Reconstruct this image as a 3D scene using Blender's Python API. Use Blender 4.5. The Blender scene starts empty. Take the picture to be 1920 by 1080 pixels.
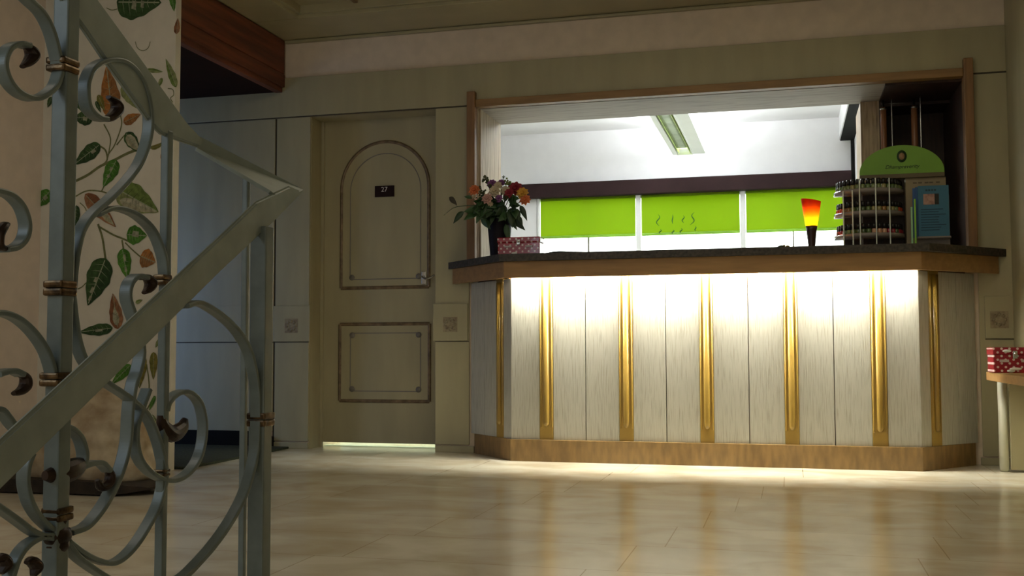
import bpy, bmesh, math, random
from mathutils import Vector, Matrix
random.seed(7)
S = bpy.context.scene
C = S.collection
PI = math.pi
# ------------------------------------------------------------------ camera
CAM = Vector((0, 0, 0.60)); FPX = 1970.0
pit, yaw, rol = math.radians(3.25), math.radians(14.75), math.radians(-.15)
fw = Vector((-math.sin(yaw)*math.cos(pit), math.cos(yaw)*math.cos(pit), math.sin(pit)))
rt0 = Vector((math.cos(yaw), math.sin(yaw), 0)); up0 = rt0.cross(fw)
rt = rt0*math.cos(rol) + up0*math.sin(rol); up = up0*math.cos(rol) - rt0*math.sin(rol)
cd = bpy.data.cameras.new('camera'); cam = bpy.data.objects.new('camera', cd); C.objects.link(cam)
cd.sensor_width = 36; cd.lens = FPX/1920*36; cd.clip_start = .05
m = Matrix((rt, up, -fw)).transposed().to_4x4(); m.translation = CAM
cam.matrix_world = m; S.camera = cam
def onp(x, y, ax, v):
    "the world point seen at photo pixel x, y that lies on the plane axis = v"
    d = fw + rt*((x-960)/FPX) - up*((y-540)/FPX)
    return CAM + d*((v-CAM[ax])/d[ax])
# ------------------------------------------------------------------ world, lights, exposure
w = bpy.data.worlds.new('world'); S.world = w; w.use_nodes = True
bg = w.node_tree.nodes['Background']; bg.inputs[0].default_value = (1.0, .88, .66, 1); bg.inputs[1].default_value = .36
S.view_settings.view_transform = 'Standard'; S.view_settings.look = 'None'
S.view_settings.exposure = 0; S.view_settings.gamma = 1; S.view_settings.use_curve_mapping = False
def area(name, loc, rot, sx, sy, power, col):
    l = bpy.data.lights.new(name, 'AREA'); l.shape = 'RECTANGLE'; l.size = sx; l.size_y = sy
    l.energy = power; l.color = col
    o = bpy.data.objects.new(name, l); C.objects.link(o); o.location = loc; o.rotation_euler = rot; return o
def aim(p, q): return (Vector(q)-Vector(p)).to_track_quat('-Z', 'Y').to_euler()
area('stair_window_light', (-2.3, -.3, 1.7), aim((-2.3, -.3, 1.7), (-.8, 1.3, .7)), .9, .9, 6, (.66, .84, 1))
area('stair_lamp', (-2.1, 1.6, 2.50), aim((-2.1, 1.6, 2.5), (-2.9, 4.2, .6)), .6, .6, 10, (1, .90, .80))
area('lobby_lamp', (-.1, 3.6, 2.50), (0, 0, 0), 1.8, 1.4, 12, (1, .90, .66))
# ------------------------------------------------------------------ materials
def hexc(r, g, b):
    f = lambda c: ((c/255+.055)/1.055)**2.4 if c > 10 else c/255/12.92
    return (f(r), f(g), f(b), 1)
def new(name):
    m = bpy.data.materials.new(name); m.use_nodes = True
    nt = m.node_tree; return m, nt, nt.nodes['Principled BSDF']
def mat(name, col, rough=.6, metal=0, noise=.12, scale=8, stretch=(1, 1, 1), bump=.0, spec=.5, coat=0, col2=None, lo=.35, hi=.65, detail=6):
    m, nt, b = new(name); N = nt.nodes; L = nt.links
    col = tuple(col)[:3]+(1,)
    tc = N.new('ShaderNodeTexCoord'); mp = N.new('ShaderNodeMapping'); mp.inputs['Scale'].default_value = stretch
    L.new(tc.outputs['Object'], mp.inputs[0])
    nz = N.new('ShaderNodeTexNoise'); nz.inputs['Scale'].default_value = scale; nz.inputs['Detail'].default_value = detail
    L.new(mp.outputs[0], nz.inputs[0])
    r = N.new('ShaderNodeValToRGB'); r.color_ramp.elements[0].position = lo; r.color_ramp.elements[1].position = hi
    c2 = tuple(col2)[:3]+(1,) if col2 else tuple(c*(1-noise*1.6) for c in col[:3])+(1,)
    r.color_ramp.elements[0].color = c2; r.color_ramp.elements[1].color = col
    L.new(nz.outputs[0], r.inputs[0]); L.new(r.outputs[0], b.inputs['Base Color'])
    b.inputs['Roughness'].default_value = rough; b.inputs['Metallic'].default_value = metal
    b.inputs['Specular IOR Level'].default_value = spec; b.inputs['Coat Weight'].default_value = coat
    if bump:
        bp = N.new('ShaderNodeBump'); bp.inputs['Strength'].default_value = bump; bp.inputs['Distance'].default_value = .01
        L.new(nz.outputs[0], bp.inputs['Height']); L.new(bp.outputs[0], b.inputs['Normal'])
    return m
def emit(name, col, s):
    m, nt, b = new(name); b.inputs['Base Color'].default_value = tuple(col)+(1,)
    b.inputs['Emission Color'].default_value = tuple(col)+(1,); b.inputs['Emission Strength'].default_value = s; return m
M = {}
M['plaster'] = mat('warm_plaster', (.72, .61, .48), .85, noise=.06, scale=14, bump=.05)
M['plaster_pink'] = mat('pinkish_plaster', (.80, .69, .60), .85, noise=.05, scale=14)
M['mural_plaster'] = mat('mural_plaster', (.76, .73, .64), .8, noise=.05, scale=10)
M['cream'] = mat('cream_painted_wood', (.39, .355, .215), .5, noise=.07, scale=9, stretch=(1, 1, .2))
M['cream_door'] = mat('door_paint', (.39, .345, .205), .5, noise=.07, scale=9, stretch=(1, 1, .2))
M['cream_ceil'] = mat('ceiling_paint', (.38, .34, .20), .38, noise=.07, scale=5)
M['ceil_groove'] = mat('ceiling_bead', (.20, .13, .07), .5)
M['groove'] = mat('dark_joint', (.06, .05, .03), .8)
M['gilt'] = mat('antique_bead', (.22, .15, .08), .45, noise=.3, scale=30, metal=.2)
M['greyline'] = mat('grey_inlay_line', (.20, .18, .15), .6)
M['white'] = mat('white_wall', (.80, .80, .80), .8, noise=.02)
M['brownbeam'] = mat('red_brown_timber', (.19, .05, .018), .6, noise=.35, scale=5, stretch=(6, .4, 6))
M['valance'] = mat('dark_aubergine_board', (.022, .010, .010), .8, spec=.15)
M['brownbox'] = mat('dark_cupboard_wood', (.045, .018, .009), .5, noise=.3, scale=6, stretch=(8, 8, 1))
M['oak'] = mat('honey_oak', (.31, .175, .06), .5, noise=.14, scale=8, stretch=(.6, 5, 5))
M['oakv'] = mat('honey_oak_upright', (.27, .17, .032), .28, noise=.05, scale=6, stretch=(5, 5, .4))
M['oakd'] = mat('brown_oak_plinth', (.235, .14, .045), .5, noise=.2, scale=8, stretch=(5, 5, 1.2))
M['oakframe'] = mat('russet_oak_frame', (.26, .135, .05), .5, noise=.2, scale=8, stretch=(5, 5, .5))
M['oakdark'] = mat('dark_oak', (.12, .06, .03), .5, noise=.2, scale=8)
M['wash'] = mat('whitewashed_board', (.43, .42, .355), .55, scale=12, stretch=(18, 18, .8), lo=.25, hi=.52, col2=(.29, .27, .21), detail=10, bump=.12)
M['reveal'] = mat('limed_wood', (.52, .42, .28), .6, scale=7, stretch=(9, 9, .8), lo=.3, hi=.55, col2=(.27, .20, .12), detail=8)
M['revealh'] = mat('limed_wood_head', (.44, .40, .33), .6, scale=7, stretch=(.8, 9, 9), lo=.25, hi=.5, col2=(.26, .21, .17), detail=8)
M['granite'] = mat('dark_granite', (.055, .042, .032), .5, scale=60, col2=(.012, .012, .008), bump=.2)
M['iron'] = mat('grey_painted_iron', (.215, .26, .255), .34, noise=.15, scale=25, bump=.04)
M['iron_hand'] = mat('grey_painted_handrail', (.37, .425, .405), .38, noise=.12, scale=25, bump=.03)
M['brass'] = mat('worn_brass', (.20, .12, .055), .3, metal=.75, noise=.5, scale=60, bump=.2)
M['bronze'] = mat('dark_bronze_leaf', (.055, .028, .018), .4, metal=.35, noise=.4, scale=50)
M['mat'] = mat('green_black_mat', (.030, .040, .016), .95, noise=.5, scale=90, bump=.6)
M['black'] = mat('blackened', (.010, .010, .009), .8, spec=.1)
M['chrome'] = mat('brushed_metal', (.6, .6, .58), .25, metal=1, noise=.05)
M['alu'] = mat('aluminium_threshold', (.7, .74, .66), .3, metal=.6)
M['rock'] = mat('mottled_stone', (.52, .44, .31), .9, scale=9, col2=(.27, .19, .11), lo=.3, hi=.62, bump=.5, detail=10)
M['footing'] = mat('dark_slab_surface', (.03, .02, .012), .85, noise=.4, scale=20)
# floor: large honed marble slabs
def floor_mat():
    m, nt, b = new('marble_slab_floor'); N = nt.nodes; L = nt.links
    tc = N.new('ShaderNodeTexCoord')
    sp = N.new('ShaderNodeSeparateXYZ'); L.new(tc.outputs['Object'], sp.inputs[0])
    def mth(op, a, b_=None):
        n_ = N.new('ShaderNodeMath'); n_.operation = op
        for i, v in enumerate((a, b_)):
            if v is None: continue
            if isinstance(v, (int, float)): n_.inputs[i].default_value = v
            else: L.new(v, n_.inputs[i])
        return n_.outputs[0]
    yy = mth('SUBTRACT', sp.outputs[1], 3.95); row = mth('FLOOR', mth('DIVIDE', yy, .37))
    xx = mth('SUBTRACT', mth('ADD', sp.outputs[0], .287), mth('MULTIPLY', mth('ADD', row, 1), .085))
    cb_ = N.new('ShaderNodeCombineXYZ'); L.new(xx, cb_.inputs[0]); L.new(yy, cb_.inputs[1])
    br = N.new('ShaderNodeTexBrick'); L.new(cb_.outputs[0], br.inputs[0])
    br.inputs['Scale'].default_value = 1; br.inputs['Brick Width'].default_value = .80; br.inputs['Row Height'].default_value = .37
    br.inputs['Mortar Size'].default_value = .0020; br.inputs['Mortar Smooth'].default_value = .3
    br.offset = 0
    br.inputs['Color1'].default_value = (.70, .65, .52, 1); br.inputs['Color2'].default_value = (.76, .71, .58, 1)
    br.inputs['Mortar'].default_value = (.47, .40, .28, 1); br.inputs['Bias'].default_value = 0
    m2 = N.new('ShaderNodeMapping'); m2.inputs['Scale'].default_value = (1.2, 1.7, 1); L.new(tc.outputs['Object'], m2.inputs[0])
    nz = N.new('ShaderNodeTexNoise'); nz.inputs['Scale'].default_value = 2.6; nz.inputs['Detail'].default_value = 9; nz.inputs['Distortion'].default_value = .6
    L.new(m2.outputs[0], nz.inputs[0])
    cr = N.new('ShaderNodeValToRGB'); e = cr.color_ramp.elements; e[0].position = .34; e[1].position = .62
    e[0].color = (.78, .72, .64, 1); e[1].color = (1, 1, 1, 1); L.new(nz.outputs[0], cr.inputs[0])
    mx = N.new('ShaderNodeMix'); mx.data_type = 'RGBA'; mx.blend_type = 'MULTIPLY'; mx.inputs[0].default_value = 1
    L.new(br.outputs[0], mx.inputs[6]); L.new(cr.outputs[0], mx.inputs[7]); L.new(mx.outputs[2], b.inputs['Base Color'])
    b.inputs['Roughness'].default_value = .3; b.inputs['Specular IOR Level'].default_value = .8
    r2 = N.new('ShaderNodeMapRange'); r2.inputs[3].default_value = .13; r2.inputs[4].default_value = .23
    L.new(nz.outputs[0], r2.inputs[0]); L.new(r2.outputs[0], b.inputs['Roughness'])
    return m
M['floor'] = floor_mat()
# ------------------------------------------------------------------ mesh helpers
class MB:
    def __init__(s): s.bm = bmesh.new(); s.mi = 0
    def _tag(s, n0):
        s.bm.faces.ensure_lookup_table()
        for f in s.bm.faces[n0:]: f.material_index = s.mi
    def box(s, x0, x1, y0, y1, z0, z1, bev=0, rz=0, mx=None):
        b = bmesh.new(); bmesh.ops.create_cube(b, size=1)
        bmesh.ops.scale(b, vec=(abs(x1-x0), abs(y1-y0), abs(z1-z0)), verts=b.verts)
        if bev: bmesh.ops.bevel(b, geom=b.edges[:], offset=bev, segments=2, profile=.6, affect='EDGES')
        T = Matrix.Translation(((x0+x1)/2, (y0+y1)/2, (z0+z1)/2)) @ Matrix.Rotation(rz, 4, 'Z')
        if mx: T = mx @ T
        b.transform(T); s.add(b); return s
    def add(s, b):
        me = bpy.data.meshes.new('t'); 
        for f in b.faces: f.material_index = s.mi
        b.to_mesh(me); s.bm.from_mesh(me); bpy.data.meshes.remove(me); b.free()
    def prism(s, pts, z0, z1, bev=0):
        b = bmesh.new(); v = [b.verts.new((p[0], p[1], z0)) for p in pts]
        f = b.faces.new(v); r = bmesh.ops.extrude_face_region(b, geom=[f])
        for q in r['geom']:
            if isinstance(q, bmesh.types.BMVert): q.co.z = z1
        bmesh.ops.recalc_face_normals(b, faces=b.faces)
        if bev: bmesh.ops.bevel(b, geom=b.edges[:], offset=bev, segments=2, affect='EDGES')
        s.add(b); return s
    def lathe(s, prof, seg=24, loc=(0, 0, 0), a0=0, a1=2*PI, mx=None):
        b = bmesh.new(); full = abs(a1-a0-2*PI) < 1e-6; n = seg if full else seg+1; rings = []
        for r, z in prof:
            rings.append([b.verts.new((r*math.cos(a0+(a1-a0)*i/seg), r*math.sin(a0+(a1-a0)*i/seg), z)) for i in range(n)])
        for k in range(len(rings)-1):
            for i in range(seg):
                j = (i+1) % n
                b.faces.new((rings[k][i], rings[k][j], rings[k+1][j], rings[k+1][i]))
        bmesh.ops.remove_doubles(b, verts=b.verts, dist=1e-6)
        bmesh.ops.recalc_face_normals(b, faces=b.faces)
        for f in b.faces: f.smooth = True
        b.transform((mx or Matrix()) @ Matrix.Translation(loc)); s.add(b); return s
    def sweep(s, path, prof, upv=(1, 0, 0), taper=None, closed=False):
        "prof: 2D points (a, b); a along upv, b along the in-plane normal"
        b = bmesh.new(); U = Vector(upv).normalized(); n = len(path); rings = []
        for i, p in enumerate(path):
            p = Vector(p)
            t = (Vector(path[min(i+1, n-1)]) - Vector(path[max(i-1, 0)])).normalized()
            u = (U - t*U.dot(t)).normalized(); q = t.cross(u)
            k = taper(i/(n-1)) if taper else 1
            rings.append([b.verts.new(p + u*a*k + q*c*k) for a, c in prof])
        m = len(prof)
        for i in range(n-1):
            for j in range(m):
                f = b.faces.new((rings[i][j], rings[i][(j+1) % m], rings[i+1][(j+1) % m], rings[i+1][j]))
        b.faces.new(rings[0]); b.faces.new(rings[-1][::-1])
        bmesh.ops.recalc_face_normals(b, faces=b.faces)
        s.add(b); return s
    def tube(s, path, r, seg=8, taper=None):
        prof = [(r*math.cos(2*PI*i/seg), r*math.sin(2*PI*i/seg)) for i in range(seg)]
        d = Vector(path[-1])-Vector(path[0]); U = (1, 0, 0) if abs(d.normalized().x) < .8 else (0, 0, 1)
        return s.sweep(path, prof, U, taper)
    def ball(s, c, r, sub=2, sc=(1, 1, 1), rot=None):
        b = bmesh.new(); bmesh.ops.create_icosphere(b, subdivisions=sub, radius=r)
        bmesh.ops.scale(b, vec=sc, verts=b.verts)
        for f in b.faces: f.smooth = True
        b.transform(Matrix.Translation(c) @ (rot or Matrix())); s.add(b); return s
    def poly(s, pts, mi=None):
        f = s.bm.faces.new([s.bm.verts.new(p) for p in pts]); f.material_index = s.mi if mi is None else mi; return s
    def build(s, name, mats, parent=None, smooth=None):
        me = bpy.data.meshes.new(name); s.bm.to_mesh(me); s.bm.free()
        for q in (mats if isinstance(mats, (list, tuple)) else [mats]): me.materials.append(q)
        o = bpy.data.objects.new(name, me); C.objects.link(o)
        if smooth:
            for p in me.polygons: p.use_smooth = True
        if parent:
            o.parent = parent; o.matrix_parent_inverse = parent.matrix_world.inverted()
        return o
def tag(o, label=None, cat=None, group=None, kind=None):
    if label: o['label'] = label
    if cat: o['category'] = cat
    if group: o['group'] = group
    if kind: o['kind'] = kind
    return o
def thing(name, label, cat, loc=(0, 0, 0), group=None, kind=None):
    o = bpy.data.objects.new(name, None); C.objects.link(o); o.location = loc; o.empty_display_size = .1
    o.matrix_world = Matrix.Translation(loc)
    return tag(o, label, cat, group, kind)
def struct(mb, name, mats, label, cat, parent=None):
    o = mb.build(name, mats, parent)
    if parent is None: tag(o, label, cat, kind='structure')
    return o
def catmull(P, n=8):
    P = [Vector(p) for p in P]; Q = [P[0]*2-P[1]]+P+[P[-1]*2-P[-2]]; out = []
    for i in range(1, len(Q)-2):
        for k in range(n):
            t = k/n; a, b, c, d = Q[i-1:i+3]
            out.append(.5*((2*b)+(c-a)*t+(2*a-5*b+4*c-d)*t*t+(3*b-a-3*c+d)*t**3))
    out.append(P[-1]); return out
# ------------------------------------------------------------------ the room shell
WY = 5.80; XL = -2.957; XR = 1.10; CZ = 2.48
# floor (lobby) with the stairwell cut out in front
fl = MB()
fl.box(-6, 1.3, 1.75, 11, -.12, 0); fl.box(-6, -.70, -2, 1.75, -.12, 0)
struct(fl, 'floor', M['floor'], 'pale beige marble slab floor of the lobby', 'floor')
# steps going down towards the camera
st = MB()
for i in range(6): st.box(-.70, 1.1, 1.75-.28*(i+1), 1.75-.28*i, -.30-.17*(i+1)-.1, -.17*(i+1))
struct(st, 'trim_stairs', M['floor'], 'marble stair flight leading down from the lobby', 'stairs')
# back wall with the door recess and the reception opening
DX0, DX1, DZ = -2.785, -1.985, 2.005
OX0, OX1, OZ0, OZ1 = -1.73, .905, 1.05, 1.99
TH = 6.26
for nm_, x0_, x1_, z0_, z1_, lb_ in (('wall_back_left', -5.2, DX0, 0, DZ, 'back wall in the entrance recess left of the door'), ('wall_back_pier', DX1, OX0, 0, DZ, 'back wall pier between door and reception opening'),
        ('wall_back_parapet', OX0, OX1, 0, OZ0, 'low back wall behind the reception counter'), ('wall_back_right', OX1, 1.3, 0, DZ, 'back wall strip right of the reception opening'), ('wall_back_top', -5.2, 1.3, DZ, 2.7, 'back wall band above door and opening')):
    b = MB(); b.box(x0_, x1_, WY, TH, z0_, z1_); struct(b, nm_, M['plaster'], lb_, 'wall')
# painted cladding boards on it
b = MB(); f = WY-.012
b.box(-5.1, XR, f-.006, WY, 2.01, 2.25, .003)
struct(b, 'trim_frieze', M['cream'], 'wide cream frieze board above the door and opening', 'trim')
b = MB()
b.box(-5.1, -3.02, f, WY, .10, 2.003, .002)
b.box(-3.008, DX0, f, WY, .045, 2.003, .002)
tw = struct(b, 'trim_boards_left', M['cream'], 'cream painted wall boards left of the door', 'trim')
b = MB(); b.box(DX1, OX0-.05, f, WY, .045, 2.003, .002)
struct(b, 'trim_boards_pier', M['cream'], 'cream painted wall board between door and reception opening', 'trim')
b = MB(); b.box(.94, XR, f, WY, .045, 2.003, .002)
struct(b, 'trim_boards_right', M['cream'], 'cream painted wall board right of the reception opening', 'trim')
b = MB()
b.box(-3.02, -3.008, WY-.006, WY-.001, .04, 2.003); b.box(-3.02, DX0, f-.0016, f, .634, .6385); b.box(-5.1, -3.02, f-.0016, f, .634, .6385)
b.box(DX1, OX0-.05, f-.0016, f, .634, .6385); b.box(.965, XR, f-.0016, f, .634, .6385); b.box(-5.1, XR, f-.0018, f, 2.003, 2.009)
b.build('joint', M['groove'], tw)
def block(x0, x1, nm, lab):
    b = MB(); b.box(x0, x1, f-.010, f+.002, .64, .855, .003)
    o = struct(b, nm, M['cream'], lab, 'trim')
    r = MB(); cx, cz = (x0+x1)/2, .735
    # worn square rosette carved in the block
    r.box(cx-.043, cx+.043, f-.0112, f-.008, cz-.043, cz+.043, .001)
    for k in range(8):
        r.ball((cx+.027*math.cos(k*PI/4), f-.0112, cz+.027*math.sin(k*PI/4)), .010, 1, (1, .25, 1))
    q = r.build('rosette', mat('faded_rosette', (.21, .16, .095), .7, noise=.3, scale=60, lo=.3, hi=.7, col2=(.33, .29, .18)), o); return o
block(-1.996, -1.786, 'trim_1', 'cream block with faded square rosette between door and counter')
block(-3.016, -2.775, 'trim_2', 'cream block with faded square rosette left of the door')
block(.965, XR, 'trim_3', 'cream block with faded square rosette right of the counter')
b = MB(); b.box(-5.1, -3.02, f-.004, f+.002, .64, .86, .002)
struct(b, 'trim_4', M['cream'], 'plain cream dado board in the entrance recess', 'trim')
for i, (x0, x1) in enumerate(((-3.008, DX0), (DX1, -1.75), (.93, XR))):
    b = MB(); b.box(x0, x1, f-.004, WY, .0, .038, .003)
    struct(b, 'baseboard_back_%d' % (i+1), M['cream'], 'low cream skirting strip on the back wall', 'baseboard')
b = MB(); b.box(-5.1, -3.03, f-.006, WY, 0, .10); b.box(-3.04, -3.01, f-.03, WY, 0, .07)
struct(b, 'baseboard_entrance', M['black'], 'dark skirting board in the entrance recess', 'baseboard')
# side walls
b = MB(); b.box(XR, 1.3, -2, 9.8, -1.6, 2.7); struct(b, 'wall_right', M['cream'], 'cream right wall of the lobby', 'wall')
# column with painted leaves and the wall beside it
CY = 4.60; XC = onp(78, 350, 1, CY).x
b = MB(); b.box(-4.6, -2.955, CY, CY+.045, 0, 2.7)
col = struct(b, 'wall_mural', M['mural_plaster'], 'off-white wall pier painted with green and orange leaves', 'wall')
b = MB(); b.box(XC-.3, XC, -2, CY, 0, 2.7); struct(b, 'wall_left', M['plaster_pink'], 'plain pinkish side wall left of the leaf mural', 'wall')
b = MB(); b.box(-5.4, -5.2, 4.8, 5.9, 0, .1); b.box(-5.4, -5.2, 4.8, 5.9, 2.1, 2.7)
b.box(-5.4, -5.2, 4.8, 5.9, .1, 2.1)
struct(b, 'wall_entrance', M['plaster'], 'end wall of the entrance recess', 'wall')
b = MB(); b.box(-5.15, -4.35, CY+.05, CY+.06, .1, 1.5)
struct(b, 'window_2', emit('daylit_entrance_glass', (.33, .52, 1), 3.6), 'daylit glass of the entrance door', 'window')
# beam over the entrance recess
b = MB()
b.box(XL-.03, XL, CY+.045, WY-.02, 2.272, CZ-.002, .004); b.box(XL-.026, XL+.004, CY+.045, WY-.02, 2.19, 2.268, .006)
b.box(XL-.06, XL-.012, CY+.045, WY-.02, 2.16, 2.195, .006); b.box(XL-.03, XL-.005, CY+.045, WY-.02, 2.26, 2.275)
struct(b, 'trim_beam', M['brownbeam'], 'red-brown timber beam over the entrance recess', 'beam')
b = MB(); b.box(-5.2, XL-.06, CY+.045, WY-.02, 2.165, 2.19); struct(b, 'trim_soffit', mat('shade_dark_soffit', (.016, .006, .004), .8, spec=.1), 'soffit board inside the timber beam, coloured near black for shade', 'soffit')  # separate near-black colour puts the shade under the beam into the board
# ceiling
b = MB()
b.box(-5.2, 1.3, -2, WY+.1, 2.545, 2.6)
b.box(XL, XR, 5.40, WY, CZ, 2.55, .004); b.box(XL, -2.68, -2, 5.40, CZ, 2.55, .004)
b.box(-2.68, XR, 5.375, 5.40, CZ+.02, 2.55, .004); b.box(-2.68, -2.655, -2, 5.375, CZ+.02, 2.55, .004)
ceil = struct(b, 'ceiling', M['cream_ceil'], 'cream boarded ceiling with sunken panel and border', 'ceiling')
b = MB()
for k in range(10):
    x = -2.315+.38*k
    if x < XR-.05: b.box(x-.012, x+.012, -2, 5.375, 2.528, 2.548, .004)
b.build('bead', M['ceil_groove'], ceil)
b = MB(); b.box(XL+.002, XR, WY-.03, WY-.001, CZ-.018, CZ-.002, .004)
struct(b, 'trim_cornice', M['cream_ceil'], 'thin cornice strip between ceiling and white band', 'trim')
# ------------------------------------------------------------------ the door
DY = 5.955
b = MB(); b.box(DX0, DX1, DY, DY+.045, .028, DZ, .002)
door = struct(b, 'door_1', M['cream_door'], 'cream panelled door with arched moulding', 'door')
def dp(x, y, off=0): p = onp(x, y, 1, DY); return Vector((p.x, DY-off, p.z))
def arch_path(x0, x1, ytop, ybot, off, ys=None):
    a = dp(x0, ybot); c = dp(x1, ybot); z1 = dp((x0+x1)/2, ytop).z; z0 = dp((x0+x1)/2, ybot).z
    xa, xb = a.x, c.x; r = (xb-xa)/2; cx = (xa+xb)/2; ry = min(r, z1-z0)*1.0
    P = [(xa, z0)]+[(cx-r*math.cos(PI*i/28), z1-ry+ry*math.sin(PI*i/28)) for i in range(29)]+[(xb, z0)]
    return [Vector((p[0], DY-off, p[1])) for p in P]
def bead(path, wdt, hgt, close=True):
    b = MB(); pr_ = [(hgt*math.sin(PI*i/6), wdt*math.cos(PI*i/6)) for i in range(7)]
    if close: path = path+[path[0]]
    for i in range(len(path)-1) if len(path) < 6 else [0]:
        b.sweep(path[i:i+2] if len(path) < 6 else path, pr_, (0, -1, 0))
    return b
AP = arch_path(640, 804, 266, 539, 0); AI = arch_path(657, 789, 288, 523, 0)
bb = bead(AP, .011, .010, False); bb.sweep([AP[-1], AP[0]], [(.010*math.sin(PI*i/6), .011*math.cos(PI*i/6)) for i in range(7)], (0, -1, 0))
o = bb.build('moulding', M['gilt'], door)
def rect(x0, y0, x1, y1): return [dp(x0, y1), dp(x1, y1), dp(x1, y0), dp(x0, y0)]
R1 = rect(637, 607, 805, 751)
z0 = R1[0].z; z1 = R1[2].z; x0 = R1[0].x; x1 = R1[1].x
R1 = [Vector((x0, DY, z0)), Vector((x1, DY, z0)), Vector((x1, DY, z1)), Vector((x0, DY, z1))]
bead(R1, .011, .010).build('moulding', M['gilt'], door)
# raised field between mouldings
b = MB(); pts = arch_path(640, 804, 266, 539, 0)
bm2 = bmesh.new(); fv = [bm2.verts.new(p) for p in pts]; ff = bm2.faces.new(fv); ff.normal_update()
r = bmesh.ops.extrude_face_region(bm2, geom=[ff])
for q in r['geom']:
    if isinstance(q, bmesh.types.BMVert): q.co.y -= .004
b.add(bm2); b.box(x0, x1, DY-.004, DY, z0, z1); b.build('raised_field', M['cream_door'], door)
thin = .003
def line(path, close=False, t=.0028):
    b = MB(); 
    if close: path = path+[path[0]]
    for i in range(len(path)-1):
        b.sweep(path[i:i+2], [(0, t), (.0015, t), (.0015, -t), (0, -t)], (0, -1, 0))
    return b
ai = [Vector((p.x, DY-.004, p.z)) for p in AI]
b = line(ai); b.sweep([ai[-1], ai[0]], [(0, .0028), (.0015, .0028), (.0015, -.0028), (0, -.0028)], (0, -1, 0))
for p in (ai[0], ai[-1]):
    sgn = 1 if p is ai[0] else -1
    b.lathe([(0, 0), (.018, 0), (.018, .002), (0, .002)], 16, mx=Matrix.Translation((p.x+sgn*.012, DY-.004, p.z+.012)) @ Matrix.Rotation(PI/2, 4, 'X'))
b.build('inlay_line', M['greyline'], door)
q0 = dp(657, 733); q1 = dp(789, 624); ix0, ix1, iz0, iz1 = q0.x, q1.x, q0.z, q1.z
b = line([Vector((ix0, DY-.004, iz0)), Vector((ix1, DY-.004, iz0)), Vector((ix1, DY-.004, iz1)), Vector((ix0, DY-.004, iz1))], True)
for px_, pz_, sx, sz in ((ix0, iz0, 1, 1), (ix1, iz0, -1, 1), (ix1, iz1, -1, -1), (ix0, iz1, 1, -1)):
    b.lathe([(0, 0), (.018, 0), (.018, .002), (0, .002)], 16, mx=Matrix.Translation((px_+sx*.012, DY-.004, pz_+sz*.012)) @ Matrix.Rotation(PI/2, 4, 'X'))
b.build('inlay_line', M['greyline'], door)
# handle: small curved lever near the right edge
b = MB(); h0 = dp(795, 518)
b.box(h0.x-.014, h0.x+.014, DY-.008, DY, h0.z-.05, h0.z+.03, .004)
b.tube(catmull([(h0.x, DY-.01, h0.z), (h0.x+.005, DY-.045, h0.z-.006), (h0.x+.03, DY-.055, h0.z-.018), (h0.x+.06, DY-.055, h0.z-.012), (h0.x+.085, DY-.05, h0.z+.004)]), .006, 8)
b.build('door_handle', M['chrome'], door)
# 27 plate
a = dp(704, 371); c = dp(740, 347)
pl = thing('number_plate', 'small dark plate reading 27 on the arched door panel', 'sign', (a.x+.05, DY-.008, a.z))
b = MB(); b.box(a.x, c.x, DY-.012, DY-.004, a.z+.003, c.z-.003, .0015); b.build('plate', M['valance'], pl)
def text(s, size, loc, mt, rot=(PI/2, 0, 0), ext=.0006, parent=None, shear=0, name='lettering'):
    cu = bpy.data.curves.new('t', 'FONT'); cu.body = s; cu.size = size; cu.extrude = ext; cu.align_x = 'CENTER'; cu.align_y = 'CENTER'; cu.shear = shear
    t = bpy.data.objects.new('t', cu); C.objects.link(t); dg = bpy.context.evaluated_depsgraph_get()
    me = bpy.data.meshes.new_from_object(t.evaluated_get(dg)); bpy.data.objects.remove(t)
    me.transform(Matrix.Translation(loc) @ Matrix.Rotation(rot[2], 4, 'Z') @ Matrix.Rotation(rot[0], 4, 'X'))
    me.materials.append(mt); o = bpy.data.objects.new(name, me); C.objects.link(o)
    if parent: o.parent = parent; o.matrix_parent_inverse = parent.matrix_world.inverted()
    return o
text('27', .042, ((a.x+c.x)/2, DY-.0125, (a.z+c.z)/2+.010), mat('plate_digits', (.75, .68, .62), .5), parent=pl)
# jambs of the recess
b = MB(); b.box(DX0-.001, DX0+.004, WY, DY, 0, DZ); b.box(DX1-.004, DX1+.001, WY, DY, 0, DZ); b.box(DX0, DX1, WY, DY, DZ-.004, DZ+.001)
b.box(DX0+.004, DX0+.022, DY-.02, DY, .0, DZ-.004, .002); b.box(DX1-.022, DX1-.004, DY-.02, DY, 0, DZ-.004, .002)
struct(b, 'trim_door_jamb', M['cream_door'], 'cream jamb lining around the door', 'trim')
# lit room behind the door, seen as a line of light under it
b = MB(); b.box(-2.84, -1.93, TH+.3, TH+.35, 0, 2.3); b.box(-2.94, -2.84, TH, TH+.35, 0, 2.3); b.box(-1.93, -1.90, TH, TH+.35, 0, 2.3); b.box(-2.94, -1.90, TH, TH+.35, 2.3, 2.4)
struct(b, 'wall_closet', M['white'], 'white closet behind the arched door', 'wall')
area('closet_lamp', (-2.385, TH+.05, 2.2), (0, 0, 0), .5, .2, 60, (.82, 1, .80))
b = MB(); b.box(DX0+.004, DX1-.004, DY+.05, DY+.10, 0, .004)
struct(b, 'trim_threshold', M['alu'], 'metal threshold under the door', 'trim')
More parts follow.
